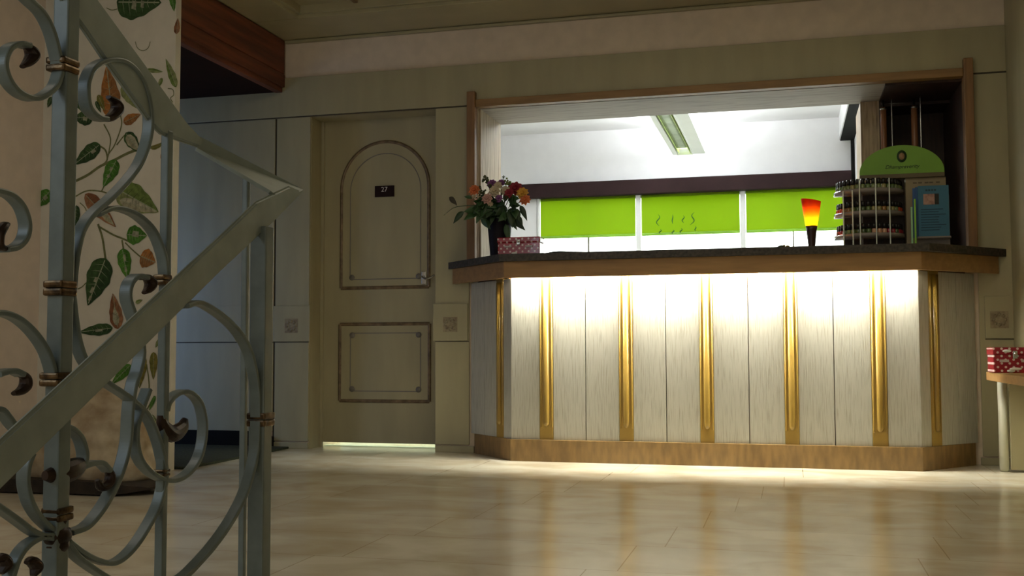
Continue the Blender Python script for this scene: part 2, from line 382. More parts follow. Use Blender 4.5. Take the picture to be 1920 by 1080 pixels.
# ------------------------------------------------------------------ reception opening lining and oak frame
b = MB(); b.box(OX0, OX0+.012, WY+.02, TH, 1.095, OZ1); 
struct(b, 'trim_reveal', M['reveal'], 'limed wood lining on left side of the reception opening', 'trim')
b = MB(); b.box(OX0, .515, WY+.02, TH, OZ1, OZ1+.012); struct(b, 'trim_head', M['revealh'], 'limed wood underside over the reception opening', 'trim')
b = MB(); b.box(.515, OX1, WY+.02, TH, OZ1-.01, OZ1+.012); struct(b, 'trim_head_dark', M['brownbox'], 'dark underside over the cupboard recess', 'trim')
fr = thing('window_frame', 'honey oak frame around the reception opening', 'frame', (-.4, WY, 1.1))
b = MB(); b.box(-1.782, -1.733, 5.745, WY+.02, 1.094, 2.082, .004); b.build('post', M['oakframe'], fr)
b = MB(); b.box(.891, .937, 5.745, WY+.02, 1.094, 2.082, .004); b.build('post', M['oakframe'], fr)
b = MB(); b.box(-1.733, .891, 5.76, WY+.02, 1.992, 2.036, .004); b.build('rail', M['oak'], fr)
# pier between opening and cupboard
b = MB(); b.box(.414, .515, 6.22, 6.62, 1.092, OZ1); struct(b, 'trim_pier', M['reveal'], 'limed wood pier between the opening and the dark cupboard', 'pier')
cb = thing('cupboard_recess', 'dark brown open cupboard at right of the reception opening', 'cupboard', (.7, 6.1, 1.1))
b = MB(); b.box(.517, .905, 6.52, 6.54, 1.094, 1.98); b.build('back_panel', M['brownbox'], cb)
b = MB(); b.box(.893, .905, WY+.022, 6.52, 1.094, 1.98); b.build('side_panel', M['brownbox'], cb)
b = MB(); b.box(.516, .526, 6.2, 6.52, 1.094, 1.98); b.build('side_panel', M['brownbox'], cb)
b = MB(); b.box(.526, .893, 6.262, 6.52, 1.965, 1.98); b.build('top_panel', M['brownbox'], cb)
for i, (x, y) in enumerate(((1657, 6.17), (1715, 6.17))):
    X = onp(x, 250, 1, y).x
    t = thing('curtain_pole', ('left' if i == 0 else 'right')+' reddish wooden pole hanging in the dark cupboard recess', 'pole', (X, y, 1.2))
    b = MB(); b.lathe([(0, 1.095), (.017, 1.095), (.017, 1.93), (.012, 1.94), (0, 1.94)], 16, (X, y, 0)); b.build('shaft', mat('red_pole_wood%d' % i, (.30, .13, .055), .3), t)
    b = MB(); b.lathe([(0, 1.925), (.02, 1.925), (.02, 1.935), (.006, 1.94), (.006, 1.98), (0, 1.98)], 12, (X, y, 0)); b.build('hanger', M['chrome'], t)
for i, x in enumerate((1673, 1727)):
    X = onp(x, 250, 1, 6.17).x
    b = MB(); b.tube([(X, 6.17, 1.985), (X, 6.17, 1.5), (X, 6.17, 1.095)], .004, 8)
    tag(b.build('hanging_rod', M['chrome']), 'thin metal rod hanging just right of the %s wooden pole' % ('left' if i == 0 else 'right'), 'rod')
# ------------------------------------------------------------------ back room
BY = 9.5; BC = 2.60
b = MB(); WX0, WX1, WZ0, WZ1 = -2.26, .56, .80, 2.02
b.box(-2.9, WX0, BY, BY+.2, 0, BC+.1); b.box(WX1, 1.3, BY, BY+.2, 0, BC+.1); b.box(WX0, WX1, BY, BY+.2, 0, WZ0); b.box(WX0, WX1, BY, BY+.2, WZ1, BC+.1)
struct(b, 'wall_backroom', M['white'], 'white window wall of the back office', 'wall')
b = MB(); b.box(-2.9, -2.75, TH+.35, BY, 0, BC+.1); struct(b, 'wall_backroom_left', M['white'], 'white left wall of the back office', 'wall')
b = MB(); b.box(.575, .70, 6.64, BY, 0, BC+.1); struct(b, 'wall_backroom_right', M['white'], 'white right wall of the back office', 'wall')
b = MB(); b.box(-2.9, 1.1, TH, BY+.2, BC, BC+.1); struct(b, 'ceiling_backroom', M['white'], 'white ceiling of the back office', 'ceiling')
b = MB(); b.box(.45, .575, 7.0, BY, 2.40, BC, .002); o = struct(b, 'trim_duct', M['white'], 'white boxed duct along the back office ceiling', 'trim')
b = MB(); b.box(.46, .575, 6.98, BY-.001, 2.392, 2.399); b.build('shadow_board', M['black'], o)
b = MB(); b.box(.545, .573, BY-.06, BY-.02, 0, 2.40); struct(b, 'trim_post', M['black'], 'black post in the far corner of the back office', 'trim')
# dark lintel board (a pelmet)
b = MB(); b.box(-2.40, .545, BY-.10, BY-.001, 1.985, 2.115, .003)
tag(b.build('pelmet_board', M['valance']), 'long dark aubergine pelmet board above the green blinds', 'pelmet')
# windows: frames, bright panes, green roller blinds
glass = emit('overcast_sky_glass', (.93, 1, .96), 3.0)
fabric, nt, bs = new('lime_blind_fabric')
bs.inputs['Base Color'].default_value = (.20, .34, .004, 1); bs.inputs['Roughness'].default_value = .9
tr = nt.nodes.new('ShaderNodeBsdfTranslucent'); tr.inputs[0].default_value = (.40, .52, .003, 1)
mxs = nt.nodes.new('ShaderNodeMixShader'); mxs.inputs[0].default_value = .55
wv = nt.nodes.new('ShaderNodeTexNoise'); wv.inputs['Scale'].default_value = 300
bmpn = nt.nodes.new('ShaderNodeBump'); bmpn.inputs['Strength'].default_value = .1; nt.links.new(wv.outputs[0], bmpn.inputs['Height']); nt.links.new(bmpn.outputs[0], bs.inputs['Normal'])
nt.links.new(bs.outputs[0], mxs.inputs[1]); nt.links.new(tr.outputs[0], mxs.inputs[2])
nt.links.new(mxs.outputs[0], nt.nodes['Material Output'].inputs['Surface'])
M['fabric'] = fabric
M['wframe'] = mat('white_window_frame', (.82, .84, .82), .4, noise=.02)
xs = [-2.252, -1.308, -.378, .555]
lab = ['leftmost lime green roller blind, plain', 'middle lime green roller blind with small dark squiggles', 'right lime green roller blind behind the orange lamp']
for i in range(3):
    x0, x1 = xs[i], xs[i+1]
    b = MB(); b.box(x0, x1, BY+.09, BY+.10, WZ0, WZ1); wn = struct(b, 'window_%d' % (i+3), glass, 'bright window pane of the back office', 'window')
    b = MB(); e = .022
    b.box(x0-e*(i > 0), x0+e, BY-.015, BY+.08, WZ0, 1.985, .004)
    if i == 2: b.box(x1-e, x1, BY+.0, BY+.08, WZ0, 1.985)
    b.box(x0, x1, BY+.02, BY+.08, WZ0, WZ0+.05); b.box(x0, x1, BY+.02, BY+.08, 1.96, WZ1)
    b.build('window_frame', M['wframe'], wn)
    if i != 1:
        b = MB(); xm = x0+.47 if i == 0 else x0+.43
        b.box(xm-.006, xm+.006, BY+.045, BY+.085, WZ0, 1.97); b.build('mullion', M['greyline'], wn)
    bl = thing('roller_blind', lab[i], 'blind', ((x0+x1)/2, BY, 1.65))
    xa, xb = x0+e+.006, x1-e-.006
    b = MB(); b.box(xa, xb, BY+.006, BY+.0075, 1.63 if i < 2 else 1.625, 1.99); b.build('fabric', M['fabric'], bl)
    b = MB(); b.box(xa, xb, BY+.002, BY+.012, 1.612, 1.636, .003); b.build('bottom_bar', mat('blind_bar_%d' % i, (.20, .42, .02), .5), bl)
    b = MB(); b.tube([(xa, BY+.012, 1.972), (xb, BY+.012, 1.972)], .011, 12); b.build('roller', M['fabric'], bl)
    if i == 1:
        mk = mat('squiggle_ink', (.04, .12, .01), .8)
        for (sx, ys, amp, ln) in ((1234, 402, 3, 22), (1261, 402, 0.6, 18), (1281, 404, 2, 14), (1302, 398, -3.5, 24), (1238, 430, 2, 9), (1262, 431, 2, 8), (1277, 428, 2, 10), (1304, 424, 1, 10)):
            pth = []
            for k in range(13):
                t_ = k/12; p = onp(sx+amp*math.sin(t_*7)+(-6*t_ if amp < -3 else 0), ys+ln*t_, 1, BY+.003); pth.append((p.x, BY+.0035, p.z))
            b = MB(); b.tube(pth, .0035, 6, lambda t: .3+1.2*math.sin(PI*t)); b.build('squiggle', mk, bl)
# pendant office light
fx = thing('office_ceiling_light', 'long white fluorescent light with louvre hanging in the back office', 'light fixture', (-.83, 8, 2.25))
FX, FY0, FY1, FZ = -.835, 6.75, 9.03, 2.25
b = MB()
for s in (-1, 1):
    b.box(FX+s*.062, FX+s*.070, FY0, FY1, FZ, FZ+.055, .002)
b.box(FX-.07, FX+.07, FY1-.008, FY1, FZ, FZ+.055); b.box(FX-.07, FX+.07, FY0, FY0+.008, FZ, FZ+.055); b.box(FX-.07, FX+.07, FY0, FY1, FZ+.05, FZ+.058)
b.build('housing', M['wframe'], fx)
b = MB()
n = 40
for k in range(n):
    y = FY0+.15+(FY1-FY0-.45)*k/(n-1); b.box(FX-.045, FX+.045, y-.0015, y+.0015, FZ+.004, FZ+.038)
b.build('louvre', mat('louvre_metal', (.30, .31, .30), .3, metal=.7), fx)
b = MB(); b.box(FX-.048, FX-.045, FY0+.1, FY1-.06, FZ+.002, FZ+.04); b.box(FX+.045, FX+.048, FY0+.1, FY1-.06, FZ+.002, FZ+.04)
b.box(FX-.045, FX+.045, FY0+.1, FY1-.06, FZ+.038, FZ+.042); b.build('reflector', mat('blind_tint_reflector', (.55, .68, .22), .4, noise=.02), fx)  # yellow-green colour paints in the blinds' reflection
for y in (7.2, 8.6):
    b = MB(); b.tube([(FX, y, FZ+.058), (FX, y, BC)], .003, 6); b.build('wire', M['chrome'], fx)
for s in (-1, 1):
    b = MB(); b.box(FX+s*.072, FX+s*(.105 if s < 0 else .17), FY0, FY1, FZ+.004, FZ+.010, .001); b.build('side_wing', M['wframe'], fx)
area('office_uplight', (FX, 7.9, FZ+.09), (PI, 0, 0), .16, 2.2, 95, (.93, .97, 1))
area('louvre_lamp', (FX, 7.9, FZ+.012), (PI, 0, 0), .05, 2.1, 5, (.93, .97, 1))
# ------------------------------------------------------------------ reception counter
rc = thing('reception_counter', 'chamfered reception counter with whitewashed boards, oak ribs and dark granite top', 'counter', (-.4, 5.6, 0))
b = MB(); b.prism([(-1.905, 5.786), (-1.475, 5.335), (.655, 5.335), (1.075, 5.786), (.889, 5.786), (.889, 5.743), (-1.731, 5.743), (-1.731, 5.786)], 1.056, 1.094)
b.build('countertop', M['granite'], rc)
b = MB(); b.box(-1.715, .889, 5.745, 6.5, 1.054, 1.0935, .002)
tag(b.build('sill_slab', M['granite']), 'dark granite sill slab lying in the reception opening behind the counter top', 'sill')
def wallstrip(P, Q, t, z0, z1, mtl, name, bev=.003, lab=None):
    "upright board from P to Q, its outer face on the line, thickness t inwards"
    P = Vector((P[0], P[1], 0)); Q = Vector((Q[0], Q[1], 0)); d = (Q-P); L_ = d.length; ang = math.atan2(d.y, d.x)
    mx = Matrix.Translation(P) @ Matrix.Rotation(ang, 4, 'Z')
    b = MB(); b.box(0, L_, 0, t, z0, z1, bev, mx=mx)
    o = b.build(name, mtl, rc)
    if lab: o['label'] = lab
    return o
AP_ = [(-1.877, 5.776), (-1.456, 5.36), (.62, 5.36), (1.037, 5.776)]
for i in range(3): wallstrip(AP_[i], AP_[i+1], .018, .968, 1.056, M['oak'], 'apron', .002)
BO = [(-1.764, 5.776), (-1.44, 5.45), (.613, 5.45), (.917, 5.776)]
PO = [(-1.744, 5.772), (-1.441, 5.432), (.614, 5.432), (.905, 5.772)]
for i in range(3): wallstrip(PO[i], PO[i+1], .02, 0, .114, M['oakd'] , 'plinth', .002)
b = MB(); b.prism([(BO[0][0]+.04, 5.784), (BO[1][0]+.03, 5.49), (BO[2][0]-.03, 5.49), (BO[3][0]-.04, 5.784)], .11, 1.05)
b.build('carcass', M['oakdark'], rc)
XS = [('b', -1.44, -1.284), ('s', -1.284, -1.211), ('b', -1.211, -1.037), ('b', -1.035, -.859), ('s', -.859, -.786), ('b', -.786, -.616), ('b', -.614, -.444),
      ('s', -.444, -.375), ('b', -.375, -.2005), ('b', -.1985, -.026), ('s', -.026, .042), ('b', .042, .212), ('b', .214, .388), ('s', .388, .460), ('b', .460, .613)]
def stile(P, Q, z0=.114, z1=1.05):
    P = Vector((P[0], P[1], 0)); Q = Vector((Q[0], Q[1], 0)); d = Q-P; L_ = d.length
    mx = Matrix.Translation(P) @ Matrix.Rotation(math.atan2(d.y, d.x), 4, 'Z')
    b = MB(); b.box(0, L_, -.004, .03, z0, z1, .002, mx=mx)
    o = b.build('rib', M['oakv'], rc)
    g = MB()
    for k, r_ in ((-1, .0045), (0, .0155), (1, .0045)):
        cx = L_/2 + k*L_*.40
        zb = .205 if k == 0 else .185
        prof = [(0, zb-r_*1.4)]+[(r_*math.sin(a_*PI/10), zb-r_*1.4*math.cos(a_*PI/10)) for a_ in range(1, 6)]+[(r_, z1-.02), (0, z1-.02)]
        g.lathe(prof, 16, mx=mx @ Matrix.Translation((cx, -.004, 0)))
    g.build('bead', M['oakv'], o)
for k, x0, x1 in XS:
    if k == 'b': wallstrip((x0+.001, 5.45), (x1-.001, 5.45), .03, .114, 1.052, M['wash'], 'board', .0015)
    else: stile((x0, 5.45), (x1, 5.45))
def lerp(P, Q, t): return (P[0]+(Q[0]-P[0])*t, P[1]+(Q[1]-P[1])*t)
for P, Q, cuts in ((BO[0], BO[1], [('b', 0, .34), ('b', .345, .66), ('s', .66, .82), ('b', .82, 1)]), (BO[2], BO[3], [('b', 0, .17), ('s', .17, .34), ('b', .34, .66), ('b', .665, 1)])):
    for k, u, v in cuts:
        if k == 'b': wallstrip(lerp(P, Q, u), lerp(P, Q, v), .012, .114, .97, M['wash'], 'board', .0015)
        else: stile(lerp(P, Q, u), lerp(P, Q, v), z1=.975)
# fluorescent tube hidden behind the apron
b = MB(); b.tube([(-1.40, 5.398, 1.012), (.58, 5.398, 1.012)], .0085, 12)
b.build('light_tube', emit('fluorescent_tube', (1, .97, .84), 540), rc)
# end stops of the light trough
for x in (-1.455, .608):
    b = MB(); b.box(x, x+.012, 5.38, 5.45, .970, 1.055); b.build('trough_end', M['oak'], rc)
# ------------------------------------------------------------------ things on the counter
ZT = 1.0945
# polka dot boxes
def dots_mat(name, sc):
    m, nt, b = new(name); N = nt.nodes; L = nt.links
    tc = N.new('ShaderNodeTexCoord'); mp = N.new('ShaderNodeMapping'); mp.inputs['Scale'].default_value = (sc, sc, sc); mp.inputs['Rotation'].default_value = (0, math.radians(45), 0)
    L.new(tc.outputs['Object'], mp.inputs[0])
    sp = N.new('ShaderNodeSeparateXYZ'); L.new(mp.outputs[0], sp.inputs[0]); d = []
    for ax in (0, 2):
        fr_ = N.new('ShaderNodeMath'); fr_.operation = 'FRACT'; L.new(sp.outputs[ax], fr_.inputs[0])
        su = N.new('ShaderNodeMath'); su.operation = 'SUBTRACT'; su.inputs[1].default_value = .5; L.new(fr_.outputs[0], su.inputs[0])
        pw = N.new('ShaderNodeMath'); pw.operation = 'MULTIPLY'; L.new(su.outputs[0], pw.inputs[0]); L.new(su.outputs[0], pw.inputs[1]); d.append(pw)
    ad = N.new('ShaderNodeMath'); ad.operation = 'ADD'; L.new(d[0].outputs[0], ad.inputs[0]); L.new(d[1].outputs[0], ad.inputs[1])
    lt = N.new('ShaderNodeMath'); lt.operation = 'LESS_THAN'; lt.inputs[1].default_value = .05; L.new(ad.outputs[0], lt.inputs[0])
    mx = N.new('ShaderNodeMix'); mx.data_type = 'RGBA'; L.new(lt.outputs[0], mx.inputs[0])
    mx.inputs[6].default_value = (.30, .008, .022, 1); mx.inputs[7].default_value = (.75, .55, .55, 1)
    L.new(mx.outputs[2], b.inputs['Base Color']); b.inputs['Roughness'].default_value = .22; b.inputs['Coat Weight'].default_value = .5
    return m
def dot_box(name, label, x0, x1, y0, y1, z, h, mt, clasps):
    t = thing(name, label, 'box', ((x0+x1)/2, (y0+y1)/2, z))
    b = MB(); b.box(x0, x1, y0, y1, z, z+h*.70, .004); b.build('body', mt, t)
    b = MB(); b.box(x0-.003, x1+.003, y0-.003, y1+.003, z+h*.70, z+h, .005); b.build('lid', mt, t)
    b = MB(); cx = (x0+x1)/2
    b.box(cx-.010, cx+.010, y0-.010, y0-.002, z+h*.55, z+h*.86, .003); b.ball((cx, y0-.012, z+h*.74), .007, 2)
    b.build('clasp', M['chrome'], t)
    for k in (-.25, .25):
        b = MB(); xx = cx+k*(x1-x0); b.box(xx-.02, xx+.02, y0-.006, y0-.003, z+h*.42, z+h*.52, .001); b.build('badge', mat('badge_white%s%f' % (name, k), (.55, .45, .45), .3), t)
    if clasps == 2:
        for (dx_, dz_, wx_) in ((-.035, .85, 1.6), (.0, .16, 2.2)):
            b = MB(); b.ball((cx+dx_, y0-.010, z+h*dz_), .012, 3, (wx_, .3, .55)); b.build('oval_highlight', mat('white_oval%f' % dz_, (.85, .85, .82), .15), t)  # white ovals are highlights modelled on the glossy box front
    for k in (-.1,):
        b = MB(); xx = cx+k*(x1-x0); b.ball((xx, y0-.004, z+h*.08), .012, 2, (1.5, .5, .6)); b.build('glossy_stud', mat('gloss_white'+name, (.85, .85, .8), .1), t)
    return t
dm = dots_mat('red_polka_dots', 42)
dot_box('polka_dot_box', 'red polka dot box with metal clasp on the counter beside the vase', -1.500, -1.270, 5.40, 5.50, ZT, .094, dm, 1)
# shelf along the right wall with the second box
sx0 = .915
sh = thing('wall_shelf', 'narrow wooden shelf with white leg along the right wall', 'shelf', (1.0, 5.3, 0))
SZ = onp(1849, 697, 0, sx0).z
SY1 = onp(1849, 697, 0, sx0).y
b = MB(); b.box(sx0, XR-.002, 4.5, SY1, SZ-.040, SZ, .003); b.build('board', M['oak'], sh)
b = MB(); b.lathe([(0, 0), (.018, 0), (.022, .01), (.022, SZ-.04), (0, SZ-.04)], 20, (.99, 5.52, 0)); b.build('leg', mat('pale_leg_paint', (.50, .50, .38), .5, noise=.04), sh)
b = MB(); b.box(1.015, XR-.002, 5.49, 5.51, .012, SZ-.04, .002); b.build('end_panel', M['cream'], sh)
bx = onp(1863, 690, 1, 5.25).x
dot_box('polka_dot_box', 'red polka dot box with white oval highlights and clasp on the right wall shelf', bx, XR-.01, 5.25, 5.40, SZ, .118, dm, 2)
# vase of flowers
VX, VY = -1.545, 5.60
vs = thing('flower_vase', 'dark vase of mixed orange, red and cream flowers on the counter end', 'vase', (VX, VY, ZT))
b = MB(); b.lathe([(0, ZT), (.048, ZT), (.052, ZT+.01), (.060, ZT+.11), (.070, ZT+.215), (.074, ZT+.235), (.068, ZT+.235), (.055, ZT+.11), (.045, ZT+.02), (0, ZT+.02)], 32, (VX, VY, 0))
b.build('pot', mat('black_plum_glaze', (.010, .006, .011), .55, spec=.2), vs)
lfm = [mat('vase_leaf_a', (.022, .055, .018), .5), mat('vase_leaf_b', (.04, .10, .03), .5), mat('dry_leaf', (.06, .05, .03), .7)]
stm = mat('flower_stem', (.05, .08, .03), .6)
TOP = Vector((VX, VY, ZT+.22))
def leaf3d(b, base, d, L_, W_, nrm=None, droop=.3):
    d = Vector(d).normalized(); n_ = Vector(nrm or (random.uniform(-.5, .5), -1, random.uniform(-.3, .6))); s_ = d.cross(n_).normalized(); n_ = s_.cross(d)
    rows = []; K = 7
    for k in range(K+1):
        t = k/K; wd = W_*math.sin(PI*min(1, t**.8))*.5+.0006
        c_ = Vector(base)+d*L_*t+Vector((0, 0, -droop*L_*t*t))
        rows.append([b.bm.verts.new(c_+s_*wd+n_*wd*.35), b.bm.verts.new(c_), b.bm.verts.new(c_-s_*wd+n_*wd*.35)])
    for k in range(K):
        for j in range(2):
            f = b.bm.faces.new((rows[k][j], rows[k][j+1], rows[k+1][j+1], rows[k+1][j])); f.smooth = True; f.material_index = b.mi
def solid(o, t=.0008):
    md = o.modifiers.new('thick', 'SOLIDIFY'); md.thickness = t; return o
def pt(x, y, yy): p = onp(x, y, 1, yy); return Vector((p.x, yy, p.z))
# flowers: (px, py, depth, kind)
pet = {'orange': mat('orange_petal', (.75, .20, .06), .6), 'red': mat('dark_red_petal', (.28, .012, .03), .6), 'cream': mat('cream_petal', (.62, .52, .36), .6),
       'yellow': mat('yellow_petal', (.80, .42, .05), .6), 'purple': mat('purple_petal', (.22, .07, .22), .6), 'pink': mat('pale_pink_petal', (.62, .36, .30), .6), 'seed': mat('seed_head', (.08, .09, .03), .8), 'green': mat('lime_bud', (.22, .28, .06), .7)}
FL = [(890, 356, 5.56, 'orange', .020), (967, 353, 5.57, 'red', .026), (955, 362, 5.52, 'red', .018), (980, 362, 5.54, 'yellow', .022), (985, 374, 5.53, 'orange', .020), (928, 358, 5.53, 'cream', .022), (934, 348, 5.55, 'cream', .016),
      (923, 345, 5.60, 'purple', .018), (940, 343, 5.60, 'purple', .014), (914, 372, 5.50, 'pink', .020), (948, 357, 5.56, 'cream', .018), (911, 338, 5.60, 'seed', .018), (918, 350, 5.58, 'seed', .012), (950, 342, 5.62, 'green', .016), (944, 331, 5.62, 'seed', .006), (896, 378, 5.52, 'pink', .014), (905, 362, 5.56, 'seed', .016), (936, 372, 5.5, 'purple', .014), (900, 352, 5.6, 'seed', .009), (955, 345, 5.6, 'green', .012), (889, 368, 5.55, 'cream', .009), (920, 382, 5.5, 'cream', .010)]
for (x, y, yy, k, r_) in FL:
    c_ = pt(x, y, yy); r_ *= 1.4
    b = MB(); mid = TOP.lerp(c_, .5)+Vector((0, 0, .01)); b.tube(catmull([TOP+Vector((random.uniform(-.03, .03), random.uniform(-.03, .03), -.05)), mid, c_]), .0022, 6)
    stem_o = b.build('flower_stem', stm, vs)
    b = MB()
    if k == 'seed' or k == 'green':
        for _ in range(16):
            v = Vector((random.gauss(0, 1), random.gauss(0, 1), random.gauss(0, 1))).normalized()*r_*random.uniform(.4, 1); b.ball(c_+v, r_*.28, 1)
    else:
        for ring, (nn, tilt) in enumerate(((9, .25), (8, .75), (6, 1.2))):
            for q in range(nn):
                a_ = 2*PI*q/nn+ring*.4+random.uniform(-.1, .1)
                d = Vector((math.cos(a_)*math.cos(tilt), -math.sin(tilt)*.8+math.sin(a_)*.25, math.sin(a_)*math.cos(tilt)+.25*math.sin(tilt)))
                leaf3d(b, c_, d, r_*(1.25-.2*ring), r_*.95, nrm=(0, -1, .3), droop=.15)
        b.ball(c_+Vector((0, -r_*.2, 0)), r_*.32, 1)
    o = b.build('flower_head', pet[k], vs)
    if k not in ('seed', 'green'): solid(o)
LV = [((870, 397), (-.9, 0, -.6), .075, .034), ((950, 400), (.7, 0, -.8), .09, .04), ((960, 410), (.9, 0, -.5), .085, .038), ((948, 420), (.25, 0, -1), .08, .035), ((972, 405), (.5, -.2, -1), .06, .03), ((905, 395), (-.4, -.5, -.8), .07, .035), ((925, 395), (0, -.6, -.7), .075, .04), ((940, 390), (.4, -.5, -.6), .08, .045),
      ((910, 385), (-.7, -.3, .1), .07, .03), ((955, 385), (.9, -.2, .2), .07, .04), ((895, 390), (-.9, -.2, -.2), .06, .03), ((930, 380), (.1, -.7, .3), .07, .045), ((945, 375), (.5, -.5, .3), .06, .04), ((915, 390), (-.2, -.8, -.4), .08, .045), ((968, 392), (.3, -.2, -.9), .06, .035), ((885, 372), (-.5, -.2, .3), .05, .02), ((975, 385), (.5, 0, -.8), .075, .03)]
for i in range(34): LV.append(((random.uniform(893, 966), random.uniform(368, 408)), (random.uniform(-1, 1), random.uniform(-.9, -.2), random.uniform(-.8, .4)), random.uniform(.06, .095), random.uniform(.04, .055)))
for i, ((x, y), d, L_, W_) in enumerate(LV):
    b = MB(); leaf3d(b, pt(x, y, 5.53), d, L_, W_); solid(b.build('leaf', lfm[i % 2], vs))
b = MB(); b.tube(catmull([pt(898, 385, 5.55), pt(870, 386, 5.55), pt(850, 390, 5.56), pt(832, 404, 5.57)]), .0022, 6, lambda t: 1.3-.7*t); b.build('trailing_stem', stm, vs)
b = MB(); leaf3d(b, pt(842, 370, 5.56), (1, 0, -.6), .055, .03, nrm=(0, -1, 0)); b.tube([pt(842, 370, 5.56), pt(850, 378, 5.56), pt(858, 388, 5.56)], .0012, 5); solid(b.build('leaf', lfm[2], vs))
# small tabletop lamp
LX, LY = onp(1522, 455, 1, 5.62).x, 5.62
lp = thing('table_lamp', 'small lamp with glowing orange glass cone on dark stem', 'lamp', (LX, LY, ZT))
b = MB(); b.lathe([(0, ZT), (.021, ZT), (.019, ZT+.008), (.017, ZT+.02), (.026, ZT+.11), (.030, ZT+.128), (.026, ZT+.128), (0, ZT+.115)], 24, (LX, LY, 0)); b.build('base', mat('lamp_base_brown', (.05, .02, .015), .35), lp)
b = MB(); bm3 = bmesh.new(); rings = []; SG = 32
for r_, z in ((.026, .120), (.030, .135), (.037, .18), (.044, .225), (.050, .272)):
    rings.append([bm3.verts.new((LX+r_*math.cos(2*PI*i/SG), LY+r_*math.sin(2*PI*i/SG), ZT+z-(.018*(z-.12)/.15*(1+math.cos(2*PI*i/SG))/2))) for i in range(SG)])
for k in range(4):
    for i in range(SG): 
        f = bm3.faces.new((rings[k][i], rings[k][(i+1) % SG], rings[k+1][(i+1) % SG], rings[k+1][i])); f.smooth = True
b.add(bm3)
gm, nt, bs = new('orange_frosted_glass')
N = nt.nodes; tc = N.new('ShaderNodeTexCoord'); sp = N.new('ShaderNodeSeparateXYZ'); nt.links.new(tc.outputs['Object'], sp.inputs[0])
mr = N.new('ShaderNodeMapRange'); mr.inputs[1].default_value = ZT+.12; mr.inputs[2].default_value = ZT+.27; nt.links.new(sp.outputs[2], mr.inputs[0])
cr = N.new('ShaderNodeValToRGB'); e = cr.color_ramp.elements; e[0].color = (.95, .70, .08, 1); e[1].color = (.95, .13, .015, 1); e[0].position = .3; e[1].position = .85; nt.links.new(mr.outputs[0], cr.inputs[0])
tr = N.new('ShaderNodeBsdfTranslucent'); nt.links.new(cr.outputs[0], tr.inputs[0]); nt.links.new(cr.outputs[0], bs.inputs['Base Color'])
mx_ = N.new('ShaderNodeMixShader'); mx_.inputs[0].default_value = .8; nt.links.new(bs.outputs[0], mx_.inputs[1]); nt.links.new(tr.outputs[0], mx_.inputs[2]); nt.links.new(mx_.outputs[0], N['Material Output'].inputs[0])
o = b.build('lamp_shade', gm, lp); md = o.modifiers.new('t', 'SOLIDIFY'); md.thickness = .002
b = MB(); b.ball((LX, LY, ZT+.155), .012, 2, (1, 1, 1.4)); b.build('bulb', emit('lamp_bulb', (1, .72, .3), 85), lp)
# ornament and leaflet
p = onp(1468, 462, 1, 5.5)
og = thing('counter_ornament', 'tiny dark green and gold ornament on the counter left of the lamp', 'ornament', (p.x, 5.5, ZT))
b = MB(); b.ball((p.x-.008, 5.5, ZT+.006), .024, 3, (1, .8, .7)); b.build('shell', mat('green_glaze', (.03, .06, .02), .25), og)
b = MB(); b.ball((p.x+.022, 5.5, ZT+.010), .013, 2, (1, 1, .9)); b.ball((p.x+.006, 5.485, ZT+.018), .006, 2); b.build('gold_head', mat('gold_paint', (.5, .38, .08), .25, metal=.8), og)
b = MB()
PP = [(onp(x, 470, 1, 5.45).x, 5.42, ZT+z) for x, z in ((1028, .001), (1042, .007), (1056, .009), (1080, .005), (1112, .001))]
b.sweep(catmull(PP), [(-.05, -.001), (.06, -.001), (.06, .001), (-.05, .001)], (0, 1, 0)); 
tag(b.build('folded_leaflet', M['granite']), 'dark curled leaflet lying on the counter right of the polka dot box', 'leaflet')
# nail polish display
NX, NY = .415, 5.76
ac, nt, bs = new('clear_acrylic'); bs.inputs['Base Color'].default_value = (.52, .45, .40, 1); bs.inputs['Roughness'].default_value = .10; bs.inputs['Transmission Weight'].default_value = .55; bs.inputs['IOR'].default_value = 1.35
M['acrylic'] = ac
rk = thing('display_stand', 'nail polish display stand with three clear tiers, green arched header and tan side board', 'display stand', (.57, 5.74, ZT))
TZ = [1.158, 1.272, 1.387]; RR = .175
for i, z in enumerate(TZ):
    b = MB(); prof = [(0, z), (RR, z), (RR, z+.020), (RR-.004, z+.020), (RR-.004, z+.004), (0, z+.004)]
    b.lathe(prof, 40, (NX, NY, 0), PI, 2*PI); b.build('tier', M['acrylic'], rk)
b = MB(); b.lathe([(0, ZT), (RR+.005, ZT), (RR+.005, ZT+.008), (0, ZT+.010)], 40, (NX, NY, 0), PI, 2*PI); b.build('base', M['acrylic'], rk)
for k, ang in enumerate((222, 240, 252, 277, 300)):
    x = NX+(RR+.004)*math.cos(math.radians(ang)); y = NY+(RR+.004)*math.sin(math.radians(ang))
    b = MB(); b.tube([(x, y, ZT+.008), (x, y, 1.455 if k > 1 else 1.40)], .0034, 8); b.build('rod', mat('rod_white%d' % k, (.80, .85, .76), .15), rk)
cols = [(.30, .02, .03), (.42, .16, .10), (.10, .16, .05), (.16, .20, .07), (.55, .30, .18), (.25, .12, .03), (.06, .09, .03), (.5, .07, .02), (.30, .26, .10)]
b = MB(); b.box(.285, .585, NY+.004, NY+.010, ZT, 1.456); b.build('back_panel', M['brownbox'], rk)
tiercol = {0: [0, 0, 2, 3, 6, 2, 4, 4, 0, 6], 1: [7, 7, 5, 3, 6, 2, 8, 5, 8, 3], 2: [3, 2, 3, 8, 3, 2, 3, 8, 2, 3]}
bmats = [mat('polish_%d' % i, c_, .12, noise=.05) for i, c_ in enumerate(cols)]; capm = mat('bottle_cap_black', (.012, .011, .010), .3)
names = ['bottom', 'middle', 'top']; proto = {}
